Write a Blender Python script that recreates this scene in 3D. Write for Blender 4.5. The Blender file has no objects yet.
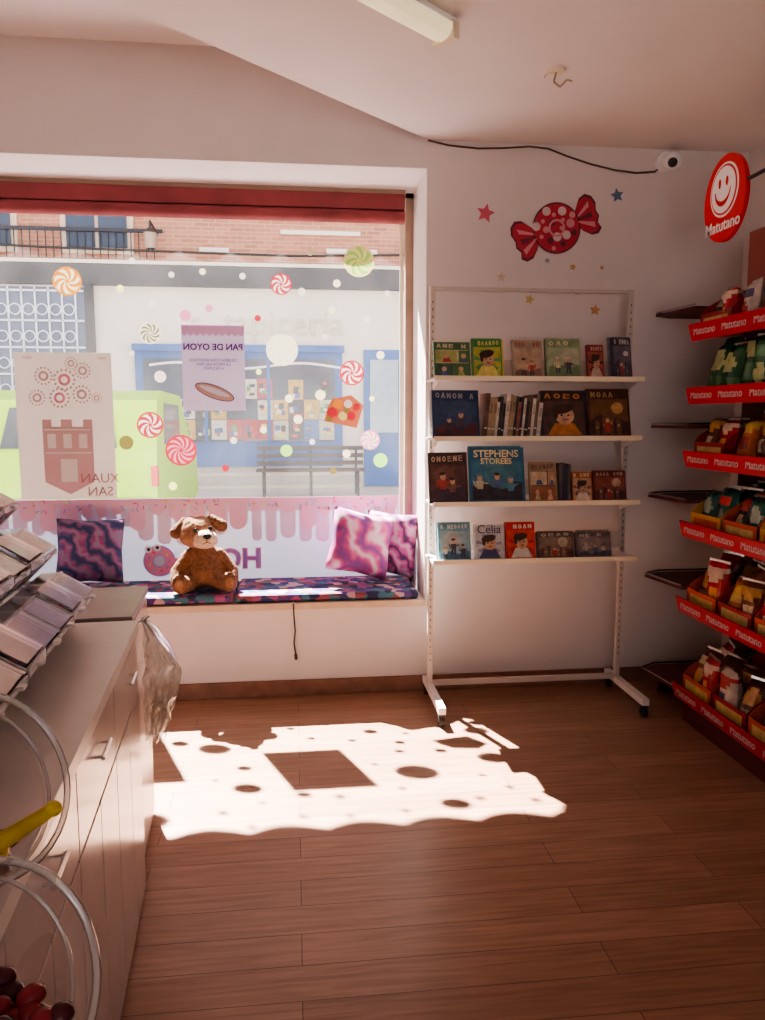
import bpy, bmesh, math, random
from mathutils import Vector, Matrix, Euler, noise
random.seed(7)
R=math.radians
C=bpy.context.scene.collection

# ------------------------------------------------------------ materials
def newmat(name):
    m=bpy.data.materials.new(name); m.use_nodes=True
    nt=m.node_tree
    return m,nt,nt.nodes['Principled BSDF'],nt.nodes['Material Output']
def c4(c): return (c[0],c[1],c[2],1)
def mat(name,col,rough=.6,metal=0,var=.08,scale=8,bump=0,spec=.4,coat=0,emit=None,es=0):
    m,nt,b,o=newmat(name)
    tc=nt.nodes.new('ShaderNodeTexCoord'); n=nt.nodes.new('ShaderNodeTexNoise')
    n.inputs['Scale'].default_value=scale; n.inputs['Detail'].default_value=4
    nt.links.new(tc.outputs['Object'],n.inputs['Vector'])
    r=nt.nodes.new('ShaderNodeValToRGB')
    r.color_ramp.elements[0].position=.3; r.color_ramp.elements[1].position=.7
    r.color_ramp.elements[0].color=c4([x*(1-var) for x in col])
    r.color_ramp.elements[1].color=c4([min(1,x*(1+var)) for x in col])
    nt.links.new(n.outputs['Fac'],r.inputs['Fac']); nt.links.new(r.outputs['Color'],b.inputs['Base Color'])
    b.inputs['Roughness'].default_value=rough; b.inputs['Metallic'].default_value=metal
    b.inputs['Specular IOR Level'].default_value=spec; b.inputs['Coat Weight'].default_value=coat
    if bump:
        bp=nt.nodes.new('ShaderNodeBump'); bp.inputs['Strength'].default_value=bump; bp.inputs['Distance'].default_value=.01
        nt.links.new(n.outputs['Fac'],bp.inputs['Height']); nt.links.new(bp.outputs['Normal'],b.inputs['Normal'])
    if emit:
        b.inputs['Emission Color'].default_value=c4(emit); b.inputs['Emission Strength'].default_value=es
    return m
_pc={}
def plain(col,rough=.4):
    k=tuple(round(x,3) for x in col)+(rough,)
    if k not in _pc: _pc[k]=mat('print_%d'%len(_pc),col,rough,var=.22,scale=30)
    return _pc[k]
def art(name,cols,scale=14,rough=.35,dist=1.5,vor=False):
    m,nt,b,o=newmat(name)
    tc=nt.nodes.new('ShaderNodeTexCoord'); mp=nt.nodes.new('ShaderNodeMapping')
    mp.inputs['Location'].default_value=(random.random()*9,random.random()*9,random.random()*9)
    nt.links.new(tc.outputs['Object'],mp.inputs['Vector'])
    n=nt.nodes.new('ShaderNodeTexVoronoi' if vor else 'ShaderNodeTexNoise')
    n.inputs['Scale'].default_value=scale
    if not vor:
        n.inputs['Distortion'].default_value=dist; n.inputs['Detail'].default_value=2.5
    nt.links.new(mp.outputs[0],n.inputs['Vector'])
    r=nt.nodes.new('ShaderNodeValToRGB'); r.color_ramp.interpolation='CONSTANT' 
    k=len(cols)
    pos=[0]+[ .36+ .28*(i/(max(1,k-2))) for i in range(k-1)] if not vor else [i/k for i in range(k)]
    r.color_ramp.elements[0].color=c4(cols[0])
    r.color_ramp.elements[1].position=pos[1]; r.color_ramp.elements[1].color=c4(cols[1])
    for i in range(2,k):
        e=r.color_ramp.elements.new(pos[i]); e.color=c4(cols[i])
    if vor:
        s=nt.nodes.new('ShaderNodeSeparateColor'); nt.links.new(n.outputs['Color'],s.inputs[0]); nt.links.new(s.outputs[0],r.inputs['Fac'])
    else: nt.links.new(n.outputs['Fac'],r.inputs['Fac'])
    nt.links.new(r.outputs['Color'],b.inputs['Base Color']); b.inputs['Roughness'].default_value=rough
    return m
def vinyl(name,col,tr=.12,alpha=1.0):
    m,nt,b,o=newmat(name); nt.nodes.remove(b)
    n=nt.nodes.new('ShaderNodeTexNoise'); n.inputs['Scale'].default_value=5
    r=nt.nodes.new('ShaderNodeValToRGB'); r.color_ramp.elements[0].color=c4([x*.93 for x in col]); r.color_ramp.elements[1].color=c4(col)
    nt.links.new(n.outputs['Fac'],r.inputs['Fac'])
    d=nt.nodes.new('ShaderNodeBsdfDiffuse'); t=nt.nodes.new('ShaderNodeBsdfTranslucent'); mx=nt.nodes.new('ShaderNodeMixShader')
    nt.links.new(r.outputs[0],d.inputs[0]); nt.links.new(r.outputs[0],t.inputs[0])
    mx.inputs[0].default_value=tr
    nt.links.new(d.outputs[0],mx.inputs[1]); nt.links.new(t.outputs[0],mx.inputs[2])
    out=mx
    if alpha<1:
        tp=nt.nodes.new('ShaderNodeBsdfTransparent'); m2=nt.nodes.new('ShaderNodeMixShader'); m2.inputs[0].default_value=alpha
        nt.links.new(tp.outputs[0],m2.inputs[1]); nt.links.new(mx.outputs[0],m2.inputs[2]); out=m2
    nt.links.new(out.outputs[0],o.inputs['Surface'])
    return m
def clear(name,col=(1,1,1),opac=.15,gl=.12,rough=.08,tint=(1,1,1)):
    m,nt,b,o=newmat(name); nt.nodes.remove(b)
    tp=nt.nodes.new('ShaderNodeBsdfTransparent'); tp.inputs[0].default_value=c4(tint)
    d=nt.nodes.new('ShaderNodeBsdfDiffuse'); d.inputs[0].default_value=c4(col)
    g=nt.nodes.new('ShaderNodeBsdfGlossy'); g.inputs['Roughness'].default_value=rough
    n=nt.nodes.new('ShaderNodeTexNoise'); n.inputs['Scale'].default_value=9
    mr=nt.nodes.new('ShaderNodeMapRange'); mr.inputs[3].default_value=opac*.6; mr.inputs[4].default_value=opac*1.4
    nt.links.new(n.outputs['Fac'],mr.inputs[0])
    a=nt.nodes.new('ShaderNodeMixShader'); nt.links.new(mr.outputs[0],a.inputs[0])
    nt.links.new(tp.outputs[0],a.inputs[1]); nt.links.new(d.outputs[0],a.inputs[2])
    f=nt.nodes.new('ShaderNodeFresnel'); f.inputs[0].default_value=1.45
    ad=nt.nodes.new('ShaderNodeMath'); ad.operation='MULTIPLY_ADD'; ad.inputs[1].default_value=1.0; ad.inputs[2].default_value=gl-.04
    nt.links.new(f.outputs[0],ad.inputs[0])
    s=nt.nodes.new('ShaderNodeMixShader'); nt.links.new(ad.outputs[0],s.inputs[0])
    nt.links.new(a.outputs[0],s.inputs[1]); nt.links.new(g.outputs[0],s.inputs[2])
    nt.links.new(s.outputs[0],o.inputs['Surface'])
    return m

M={}
M['wall']=mat('wall_paint',(.73,.66,.645),.85,var=.03,scale=3,bump=.08)
M['ceil']=mat('ceiling_paint',(.76,.69,.665),.9,var=.03,scale=2)
M['white']=mat('white_paint',(.78,.74,.72),.45,var=.04)
M['rackpaint']=mat('rack_paint',(.60,.53,.48),.45,var=.05)
M['cream']=mat('cream_plastic',(.8,.72,.55),.5,var=.04)
M['cab']=mat('cabinet_laminate',(.50,.42,.405),.20,var=.03,spec=.5)
M['ctop']=mat('counter_laminate',(.62,.57,.55),.30,var=.04)
M['steel']=mat('grey_top',(.26,.24,.24),.35,var=.1)
M['gap']=mat('dark_gap',(.06,.05,.05),.8)
M['hole']=mat('slot_shadow',(.22,.17,.15),.8)
M['chrome']=mat('chrome',(.75,.72,.7),.2,1)
M['black']=mat('black_metal',(.03,.03,.03),.5)
M['rubber']=mat('rubber',(.04,.035,.035),.7)
M['skirt']=mat('skirting_wood',(.24,.12,.08),.5,var=.2,scale=12)
M['lip']=mat('pale_wood',(.62,.46,.34),.5,var=.12,scale=10)
M['redband']=mat('red_blind_fabric',(.24,.055,.06),.8,var=.18,scale=6,bump=.2)
M['frame']=mat('window_frame_metal',(.38,.27,.2),.4,var=.1)
M['red']=mat('sign_red',(.62,.015,.02),.35)
M['strip']=mat('strip_red',(.42,.025,.045),.35)
M['signwhite']=mat('sign_white',(.9,.88,.88),.5,var=.02)
M['striptext']=mat('strip_lettering',(.55,.42,.43),.5,var=.02)
M['darkred']=mat('dark_red_shelf',(.09,.018,.022),.5)
M['paper']=mat('paper_pages',(.72,.66,.55),.8)

# floor: laminate planks running along X
def floor_mat():
    m,nt,b,o=newmat('laminate_floor')
    tc=nt.nodes.new('ShaderNodeTexCoord')
    br=nt.nodes.new('ShaderNodeTexBrick'); br.offset=.37
    br.inputs['Scale'].default_value=1; br.inputs['Brick Width'].default_value=1.35; br.inputs['Row Height'].default_value=.13
    br.inputs['Mortar Size'].default_value=.0016; br.inputs['Mortar Smooth'].default_value=.3; br.inputs['Bias'].default_value=0
    br.inputs['Color1'].default_value=(.40,.23,.155,1); br.inputs['Color2'].default_value=(.32,.175,.115,1); br.inputs['Mortar'].default_value=(.12,.06,.045,1)
    nt.links.new(tc.outputs['Object'],br.inputs['Vector'])
    mp=nt.nodes.new('ShaderNodeMapping'); mp.inputs['Scale'].default_value=(1.6,26,1)
    nt.links.new(tc.outputs['Object'],mp.inputs['Vector'])
    n=nt.nodes.new('ShaderNodeTexNoise'); n.inputs['Scale'].default_value=2.2; n.inputs['Detail'].default_value=6; n.inputs['Distortion'].default_value=.6
    nt.links.new(mp.outputs[0],n.inputs['Vector'])
    rp=nt.nodes.new('ShaderNodeValToRGB'); rp.color_ramp.elements[0].position=.3; rp.color_ramp.elements[1].position=.7
    rp.color_ramp.elements[0].color=(.72,.68,.66,1); rp.color_ramp.elements[1].color=(1.12,1.12,1.12,1)
    nt.links.new(n.outputs['Fac'],rp.inputs['Fac'])
    mx=nt.nodes.new('ShaderNodeMix'); mx.data_type='RGBA'; mx.blend_type='MULTIPLY'; mx.inputs[0].default_value=1
    nt.links.new(br.outputs['Color'],mx.inputs[6]); nt.links.new(rp.outputs[0],mx.inputs[7])
    nt.links.new(mx.outputs[2],b.inputs['Base Color'])
    b.inputs['Roughness'].default_value=.33
    b.inputs['Specular IOR Level'].default_value=.5
    bp=nt.nodes.new('ShaderNodeBump'); bp.inputs['Strength'].default_value=.25; bp.inputs['Distance'].default_value=.003; bp.invert=True
    nt.links.new(br.outputs['Fac'],bp.inputs['Height']); nt.links.new(bp.outputs[0],b.inputs['Normal'])
    return m
M['floor']=floor_mat()
def brick_mat():
    m,nt,b,o=newmat('street_brick')
    tc=nt.nodes.new('ShaderNodeTexCoord'); mp=nt.nodes.new('ShaderNodeMapping'); mp.inputs['Rotation'].default_value=(R(90),0,0)
    nt.links.new(tc.outputs['Object'],mp.inputs[0])
    br=nt.nodes.new('ShaderNodeTexBrick'); br.inputs['Scale'].default_value=1; br.inputs['Brick Width'].default_value=.24; br.inputs['Row Height'].default_value=.07
    br.inputs['Mortar Size'].default_value=.006
    br.inputs['Color1'].default_value=(.52,.23,.14,1); br.inputs['Color2'].default_value=(.38,.16,.10,1); br.inputs['Mortar'].default_value=(.45,.33,.27,1)
    nt.links.new(mp.outputs[0],br.inputs[0]); nt.links.new(br.outputs[0],b.inputs['Base Color']); b.inputs['Roughness'].default_value=.9
    return m

# ------------------------------------------------------------ mesh builder
class MB:
    def __init__(s,name): s.name=name; s.bm=bmesh.new(); s.mats=[]
    def mi(s,m):
        if m not in s.mats: s.mats.append(m)
        return s.mats.index(m)
    def _add(s,verts,faces,m,mx=None,smooth=False,fm=None):
        vs=[s.bm.verts.new(mx@Vector(v) if mx else Vector(v)) for v in verts]
        i=s.mi(m)
        for q,f in enumerate(faces):
            try:
                fc=s.bm.faces.new([vs[k] for k in f]); fc.material_index=s.mi(fm[q]) if fm else i; fc.smooth=smooth
            except ValueError: pass
        return vs
    def box(s,lo,hi,m,mx=None):
        x0,y0,z0=lo; x1,y1,z1=hi
        v=[(x0,y0,z0),(x1,y0,z0),(x1,y1,z0),(x0,y1,z0),(x0,y0,z1),(x1,y0,z1),(x1,y1,z1),(x0,y1,z1)]
        s._add(v,[(0,3,2,1),(4,5,6,7),(0,1,5,4),(1,2,6,5),(2,3,7,6),(3,0,4,7)],m,mx)
    def cyl(s,p0,p1,r,m,n=14,r1=None,cap=True,smooth=True,mx=None):
        p0=Vector(p0);p1=Vector(p1); r1=r if r1 is None else r1
        d=(p1-p0).normalized(); a=d.orthogonal().normalized(); b=d.cross(a)
        v=[]
        for p,rr in ((p0,r),(p1,r1)):
            for k in range(n):
                t=2*math.pi*k/n; v.append(p+rr*(math.cos(t)*a+math.sin(t)*b))
        f=[(k,(k+1)%n,n+(k+1)%n,n+k) for k in range(n)]
        s._add(v,f,m,mx,smooth)
        if cap:
            s._add(v[:n],[tuple(reversed(range(n)))],m,mx); s._add(v[n:],[tuple(range(n))],m,mx)
    def tube(s,pts,r,m,n=8):
        for i in range(len(pts)-1): s.cyl(pts[i],pts[i+1],r,m,n)
    def sph(s,c,r,m,seg=16,rings=10,mx=None):
        r=(r,r,r) if not hasattr(r,'__len__') else r
        v=[];f=[]
        for i in range(rings+1):
            ph=math.pi*i/rings
            for k in range(seg):
                t=2*math.pi*k/seg
                v.append((c[0]+r[0]*math.sin(ph)*math.cos(t),c[1]+r[1]*math.sin(ph)*math.sin(t),c[2]+r[2]*math.cos(ph)))
        for i in range(rings):
            for k in range(seg):
                a=i*seg+k;b_=i*seg+(k+1)%seg
                f.append((a,a+seg,b_+seg,b_))
        vs=s._add(v,f,m,mx,True)
        bmesh.ops.remove_doubles(s.bm,verts=vs,dist=1e-6)
    def torus(s,c,R_,r,ax,m,n=40,k=8):
        ax=Vector(ax).normalized(); a=ax.orthogonal().normalized(); b=ax.cross(a); c=Vector(c); v=[];f=[]
        for i in range(n):
            t=2*math.pi*i/n; rd=math.cos(t)*a+math.sin(t)*b
            for j in range(k):
                p=2*math.pi*j/k; v.append(c+rd*(R_+r*math.cos(p))+ax*r*math.sin(p))
        for i in range(n):
            for j in range(k): f.append((i*k+j,((i+1)%n)*k+j,((i+1)%n)*k+(j+1)%k,i*k+(j+1)%k))
        s._add(v,f,m,None,True)
    def poly(s,pts,m,mx=None): s._add(pts,[tuple(range(len(pts)))],m,mx)
    def prism(s,pts,d,m,mx=None):
        n=len(pts); d=Vector(d); q=[Vector(p)+d for p in pts]
        s._add([Vector(p) for p in pts]+q,[tuple(reversed(range(n))),tuple(range(n,2*n))]+[(k,(k+1)%n,n+(k+1)%n,n+k) for k in range(n)],m,mx)
    def obj(s,parent=None,bevel=0,mods=None,recalc=True):
        if recalc: bmesh.ops.recalc_face_normals(s.bm,faces=s.bm.faces)
        me=bpy.data.meshes.new(s.name); s.bm.to_mesh(me); s.bm.free()
        for m in s.mats: me.materials.append(m)
        o=bpy.data.objects.new(s.name,me); C.objects.link(o)
        if bevel:
            b=o.modifiers.new('bevel','BEVEL'); b.width=bevel; b.segments=2; b.limit_method='ANGLE'; b.angle_limit=R(40)
        if parent: o.parent=parent
        return o
def empty(name,loc=(0,0,0),rz=0):
    e=bpy.data.objects.new(name,None); C.objects.link(e); e.location=loc; e.rotation_euler=(0,0,rz); e.empty_display_size=.1
    return e
def text(name,body,size,loc,rot,m,parent=None,ext=.0008,align='CENTER',off=0):
    cu=bpy.data.curves.new(name,'FONT'); cu.body=body; cu.size=size; cu.extrude=ext; cu.align_x=align; cu.align_y='CENTER'; cu.offset=off
    cu.materials.append(m); cu.resolution_u=3
    o=bpy.data.objects.new(name,cu); C.objects.link(o); o.location=loc; o.rotation_euler=rot
    if parent: o.parent=parent
    return o
def simple(name,lo,hi,m,bevel=0,parent=None):
    b=MB(name); b.box(lo,hi,m); return b.obj(parent,bevel)

# ------------------------------------------------------------ room shell
XL,XR,YB,YW,YO=-2.6,2.42,-2.6,4.03,4.55
ZC,ZH=2.89,3.28
WX0,WX1,WZ0,WZ1=-2.2,.687,.51,2.75
simple('floor',(XL-.1,YB-.1,-.08),(XR+.1,YO,0),M['floor'])
simple('wall_back',(WX1,YW,0),(XR+.1,YO,3.4),M['wall'])
simple('wall_back',(XL-.1,YW,0),(WX0,YO,3.4),M['wall'])
simple('wall_back',(WX0,YW,0),(WX1,YO,WZ0),M['wall'])
simple('wall_back',(WX0,YW,WZ1),(WX1,YO,3.4),M['wall'])
simple('wall_right',(XR,YB,0),(XR+.1,YW,3.4),M['wall'])
simple('wall_left',(XL-.1,YB,0),(XL,YW,3.4),M['wall'])
w=MB('wall_front')
w.box((XL,YB-.1,0),(-1.0,YB,3.4),M['wall']); w.box((1.0,YB-.1,0),(XR,YB,3.4),M['wall'])
w.box((-1.0,YB-.1,2.4),(1.0,YB,3.4),M['wall']); w.box((-1.0,YB-.1,0),(1.0,YB,.3),M['wall']); w.obj()  # opening behind the camera added to let sky light in as fill
c=MB('ceiling')
c.box((XL-.1,YB-.1,ZH),(XR+.1,YO,3.4),M['ceil'])
c.prism([(XR,YW,ZC),(.69,YW,ZC),(-.6,2.86,ZC),(XL,1.05,ZC),(XL,YB,ZC),(XR,YB,ZC)],(0,0,ZH-ZC),M['ceil'])
c.obj()
b=MB('baseboard_back'); b.box((XL,YW-.018,0),(XR,YW,.085),M['skirt']); b.obj(bevel=.003)
b=MB('baseboard_right'); b.box((XR-.018,YB,0),(XR,YW-.02,.085),M['skirt']); b.obj(bevel=.003)

# ------------------------------------------------------------ window
def haze():
    m,nt,b,o=newmat('hazy_glass'); nt.nodes.remove(b)
    tp=nt.nodes.new('ShaderNodeBsdfTransparent'); t=nt.nodes.new('ShaderNodeBsdfTranslucent'); t.inputs[0].default_value=(1,.95,.92,1)
    n=nt.nodes.new('ShaderNodeTexNoise'); n.inputs['Scale'].default_value=2.2; n.inputs['Detail'].default_value=3
    tc=nt.nodes.new('ShaderNodeTexCoord'); nt.links.new(tc.outputs['Object'],n.inputs['Vector'])
    mr=nt.nodes.new('ShaderNodeMapRange'); mr.inputs[1].default_value=.3; mr.inputs[2].default_value=.7; mr.inputs[3].default_value=.004; mr.inputs[4].default_value=.014
    nt.links.new(n.outputs['Fac'],mr.inputs[0])
    mx=nt.nodes.new('ShaderNodeMixShader'); nt.links.new(mr.outputs[0],mx.inputs[0]); nt.links.new(tp.outputs[0],mx.inputs[1]); nt.links.new(t.outputs[0],mx.inputs[2])
    nt.links.new(mx.outputs[0],o.inputs['Surface']); return m
win=empty('window_1')
simple('pane',(WX0+.03,4.500,WZ0+.02),(WX1-.03,4.506,WZ1-.02),haze(),parent=win)
f=MB('frame')
f.box((WX1-.045,4.47,WZ0),(WX1,4.53,WZ1),M['frame']); f.box((WX0,4.47,WZ0),(WX0+.045,4.53,WZ1),M['frame'])
f.box((WX0,4.47,WZ0),(WX1,4.53,WZ0+.025),M['frame']); f.box((WX0,4.47,WZ1-.03),(WX1,4.53,WZ1),M['frame'])
f.box((WX1-.075,4.485,WZ0),(WX1-.055,4.50,2.6),M['cream'])
f.obj(win,bevel=.002)
YG=4.494
pz=1.03
fr=MB('frosted_film'); vf=vinyl('frosted_film',(.60,.68,.84),.046)
fr.poly([(WX0+.05,YG,WZ0+.02),(WX1-.08,YG,WZ0+.02),(WX1-.08,YG,pz),(WX0+.05,YG,pz)],vf); fr.obj(win)
dr=MB('pink_drip_film'); vp=vinyl('pink_drip',(.84,.52,.66),.058); vp2=vinyl('pale_pink_drip',(.76,.64,.78),.055)
vsp=[vinyl('sprinkle_%d'%i,c_,.06) for i,c_ in enumerate([(.5,.35,.75),(.8,.75,.3),(.3,.6,.75),(.8,.2,.35)])]
def drips(mb,y,top,m,dps,band,seed):
    rnd=random.Random(seed); x=WX0+.05
    while x<WX1-.13:
        wd=rnd.uniform(.055,.10); dp=rnd.choice(dps); x2=min(x+wd,WX1-.10); cx=(x+x2)/2; rr=(x2-x)/2; zb=top-dp
        mb.poly([(x,y,top)]+[(cx-rr*math.cos(a),y,zb-rr*math.sin(a)) for a in [math.pi*i/10 for i in range(11)]]+[(x2,y,top)],m)
        g=.022
        mb.poly([(x2-.0005,y,top),(x2+g,y,top)]+[(x2+g/2+g/2*math.cos(a),y,top-band+.0+g/2*math.sin(a)) for a in [math.pi*i/6 for i in range(7)]],m)
        x=x2+g-.0005
drips(dr,YG-.002,pz,vp2,[.13,.17,.20,.23],.09,3); drips(dr,YG-.004,pz,vp,[.05,.08,.11,.14],.045,9)
for i in range(90):
    sx=random.uniform(-1.6,.55); sz=random.uniform(.955,1.022); a=random.random()*3
    dr.prism([(sx+.011*math.cos(a)+q*.004*math.sin(a),YG-.0055,sz+.011*math.sin(a)-q*.004*math.cos(a)) if e else (sx-.011*math.cos(a)+q*.004*math.sin(a),YG-.0055,sz-.011*math.sin(a)-q*.004*math.cos(a)) for e,q in ((0,1),(1,1),(1,-1),(0,-1))],(0,.0005,0),random.choice(vsp))
dr.obj(win)
lt=vinyl('purple_letters',(.42,.30,.75),.06); pk=vinyl('pink_vinyl',(.85,.35,.55),.07); ltb=vinyl('blue_letters',(.35,.50,.85),.07)
text('greeting_outline','HOLA',.16,(-.42,YG-.006,.665),(R(90),0,R(180)),pk,win,.0005,off=.008)
text('greeting_lettering','HOLA',.16,(-.42,YG-.008,.665),(R(90),0,R(180)),lt,win,.0005)
def disc(mb,cx,cz,r,m,y,n=28,r0=0,sq=1.0):
    if r0==0: mb.poly([(cx+r*math.cos(2*math.pi*k/n),y,cz+sq*r*math.sin(2*math.pi*k/n)) for k in range(n)],m)
    else:
        for k in range(n):
            a=2*math.pi*k/n;b_=2*math.pi*(k+1)/n
            mb.poly([(cx+r*math.cos(a),y,cz+sq*r*math.sin(a)),(cx+r*math.cos(b_),y,cz+sq*r*math.sin(b_)),(cx+r0*math.cos(b_),y,cz+sq*r0*math.sin(b_)),(cx+r0*math.cos(a),y,cz+sq*r0*math.sin(a))],m)
wv_=vinyl('white_face',(.85,.82,.85),.07); bk_=vinyl('black_ink',(.05,.03,.08),.03)
dn=MB('sweet_character_decals')
disc(dn,-.79,.665,.092,lt,YG-.005); disc(dn,-.79,.665,.084,pk,YG-.006); disc(dn,-.79,.665,.03,vf,YG-.007); disc(dn,-.79,.665,.036,ltb,YG-.0065)
for k in range(9): disc(dn,-.79+.058*math.cos(k*.7),.665+.058*math.sin(k*.7),.008,vsp[k%4],YG-.0075,n=8)
disc(dn,-.85,.735,.022,wv_,YG-.008); disc(dn,-.80,.745,.022,wv_,YG-.008); disc(dn,-.848,.735,.009,bk_,YG-.009); disc(dn,-.798,.745,.009,bk_,YG-.009)
disc(dn,-.69,.62,.035,ltb,YG-.006); disc(dn,-.69,.655,.04,pk,YG-.0065,sq=.7)
dn.obj(win)
def swirl(mb,cx,cz,r,m1,m2,m3=None,n=14,y=YG,tw=1.0,flip=1):
    rings=5
    for i in range(rings):
        r0=r*(.12+.76*i/rings); r1=r*(.12+.76*(i+1)/rings)
        for k in range(n):
            a0=2*math.pi*k/n+flip*tw*i/rings; a1=2*math.pi*(k+1)/n+flip*tw*i/rings; sft=flip*tw/rings
            mb.poly([(cx+r0*math.cos(a0),y,cz+r0*math.sin(a0)),(cx+r0*math.cos(a1),y,cz+r0*math.sin(a1)),
                     (cx+r1*math.cos(a1+sft),y,cz+r1*math.sin(a1+sft)),(cx+r1*math.cos(a0+sft),y,cz+r1*math.sin(a0+sft))],m1 if k%2 else m2)
    disc(mb,cx,cz,r,m3 or m1,y,r0=r*.88); disc(mb,cx,cz,r*.12,m3 or m1,y)
V=lambda n,c,t=.12: vinyl(n,c,t)
vw=V('vinyl_white',(.92,.88,.82),.11); vr=V('vinyl_red',(.72,.06,.09),.08); vo=V('vinyl_orange',(.9,.38,.06),.10); vy=V('vinyl_yellow',(.9,.92,.35),.16)
vg=V('vinyl_green',(.40,.80,.18),.15); vc=V('vinyl_cream',(.95,.90,.62),.13); vpk=V('vinyl_pink',(.85,.35,.48),.1); vol=V('vinyl_olive',(.35,.33,.10),.06)
sw=MB('sweet_stickers')
swirl(sw,-1.23,2.234,.078,vo,vc,vo); swirl(sw,-.066,2.24,.060,vr,vw,vr); swirl(sw,.377,2.376,.088,vg,vy,vy)
swirl(sw,-.797,1.96,.060,vw,vol,vw,n=18); swirl(sw,-.066,1.874,.090,vc,vw,vc,n=18); swirl(sw,.333,1.747,.072,vr,vw,vr)
swirl(sw,.438,1.36,.058,vpk,vw,vpk); swirl(sw,-.648,1.305,.088,vr,vpk,vr,n=20); swirl(sw,-.815,1.449,.074,vr,vw,vr)
for (px,pz_,r,m) in [(-.67,2.28,.017,vw),(-.47,2.10,.022,vpk),(-.60,2.06,.032,vpk),(-.28,2.28,.018,vw),(.10,2.42,.020,vc),(.22,2.10,.020,vc),(-.95,2.2,.020,vy),
    (-.95,1.35,.04,vol),(.50,1.24,.042,vg),(-.05,1.30,.035,vg),(.18,1.95,.017,vw),(-.75,1.72,.033,vw),(-.20,2.05,.018,vr),(-.03,1.60,.024,vc),(.50,1.85,.024,vc),(-.88,2.35,.018,vw),
    (.15,1.62,.030,vc),(.05,2.2,.022,vw),(-.5,2.3,.018,vc),(.02,1.48,.026,vc),(-.18,1.42,.020,vc),(.3,1.28,.024,vc),(.1,1.35,.017,vw),(-.35,1.36,.02,vw),(.42,2.05,.018,vw),(.25,2.25,.022,vc),
    (-.7,1.10,.024,vy),(-.4,1.2,.02,vr),(.22,1.18,.02,vol),(-.2,1.75,.016,vy),(.45,1.60,.016,vy),(-.78,2.12,.015,vw),(-.9,1.85,.014,vw),(.54,2.2,.016,vw)]:
    disc(sw,px,pz_,r,m,YG,n=16)
sw.obj(win)
cs=MB('sweets_bag_sticker'); av=vinyl('bag_sticker',(.50,.16,.08),.05)
cs.poly([(.17,YG,1.47),(.36,YG,1.43),(.40,YG,1.56),(.33,YG,1.62),(.22,YG,1.60),(.19,YG,1.55)],av)
for i,(a,b_,r,m) in enumerate([(.22,1.52,.03,vr),(.28,1.5,.026,vy),(.33,1.5,.026,vr),(.25,1.57,.028,vo),(.31,1.57,.024,vw),(.36,1.55,.02,vr),(.2,1.48,.016,vol),(.30,1.53,.015,vol)]): disc(cs,a,b_,r,m,YG-.003-.0003*i)
cs.obj(win)
yy=YG-.006
po=empty('town_poster'); p=MB('sheet'); vps=vinyl('poster_paper',(.88,.85,.81),.125); pr=vinyl('poster_red',(.50,.22,.25),.09); prs=vinyl('poster_pale_red',(.68,.46,.48),.11)
p.box((-1.534,YG-.003,1.035),(-1.013,YG-.001,1.849),vps)
p.poly([(-1.40,yy,1.13),(-1.40,yy,1.48),(-1.35,yy,1.48),(-1.35,yy,1.44),(-1.30,yy,1.44),(-1.30,yy,1.48),(-1.24,yy,1.48),(-1.24,yy,1.44),(-1.18,yy,1.44),(-1.18,yy,1.48),(-1.13,yy,1.48),(-1.13,yy,1.13),(-1.265,yy,1.06)],prs)
for i in range(3): p.box((-1.375+i*.085,yy-.003,1.32),(-1.33+i*.085,yy-.002,1.40),vps)
p.box((-1.31,yy-.003,1.13),(-1.22,yy-.002,1.26),vps)
for (z0) in (1.29,1.42): p.box((-1.39,yy-.003,z0),(-1.14,yy-.002,z0+.008),vps)
for (a,b_,r) in [(-1.38,1.72,.05),(-1.27,1.70,.06),(-1.17,1.75,.045),(-1.30,1.60,.055),(-1.18,1.62,.05),(-1.42,1.60,.045),(-1.1,1.6,.03),(-1.23,1.79,.035)]:
    for k in range(14):
        t=k*2*math.pi/14; disc(p,a+r*.9*math.cos(t),b_+r*.9*math.sin(t),r*.12,prs,yy,n=8)
    disc(p,a,b_,r*.55,vpk if r>.05 else prs,yy,r0=r*.3)
p.obj(po); text('lettering','XUAN\nSAN',.075,(-1.10,yy-.004,1.11),(R(90),R(0),R(180)),pr,po,.0004)
text('small_print','Gijón',.022,(-1.46,yy-.004,1.82),(R(90),0,R(180)),pr,po,.0004); text('small_print','Gijón',.022,(-1.06,yy-.004,1.82),(R(90),0,R(180)),pr,po,.0004)
po2=empty('bread_festival_poster'); p=MB('sheet'); vl=vinyl('lilac_paper',(.80,.76,.90),.12); br_=vinyl('bread_brown',(.62,.42,.36),.1)
p.box((-.627,YG-.003,1.53),(-.277,YG-.001,2.01),vl)
p.poly([(-.627,yy,2.01)]+[(-.627+.35*k/40,yy,1.965-.018*abs(math.sin(math.pi*k/4))) for k in range(41)]+[(-.277,yy,2.01)],vinyl('poster_pink_edge',(.78,.50,.75),.10))
def ellp(cx,cz,a,b,ang,y,n=24): return [(cx+a*math.cos(t)*math.cos(ang)+b*math.sin(t)*math.sin(ang),y,cz-a*math.cos(t)*math.sin(ang)+b*math.sin(t)*math.cos(ang)) for t in [2*math.pi*k/n for k in range(n)]]
p.poly(ellp(-.45,1.635,.115,.038,.35,yy-.001),bk_); p.poly(ellp(-.45,1.635,.110,.034,.35,yy-.002),br_); p.poly(ellp(-.45,1.64,.09,.016,.35,yy-.003),vl)
p.obj(po2); pt=vinyl('purple_ink',(.16,.05,.28),.05)
text('heading','PAN DE OYON',.049,(-.452,yy-.004,1.885),(R(90),0,R(180)),pt,po2,.0004,off=.0014)
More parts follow.
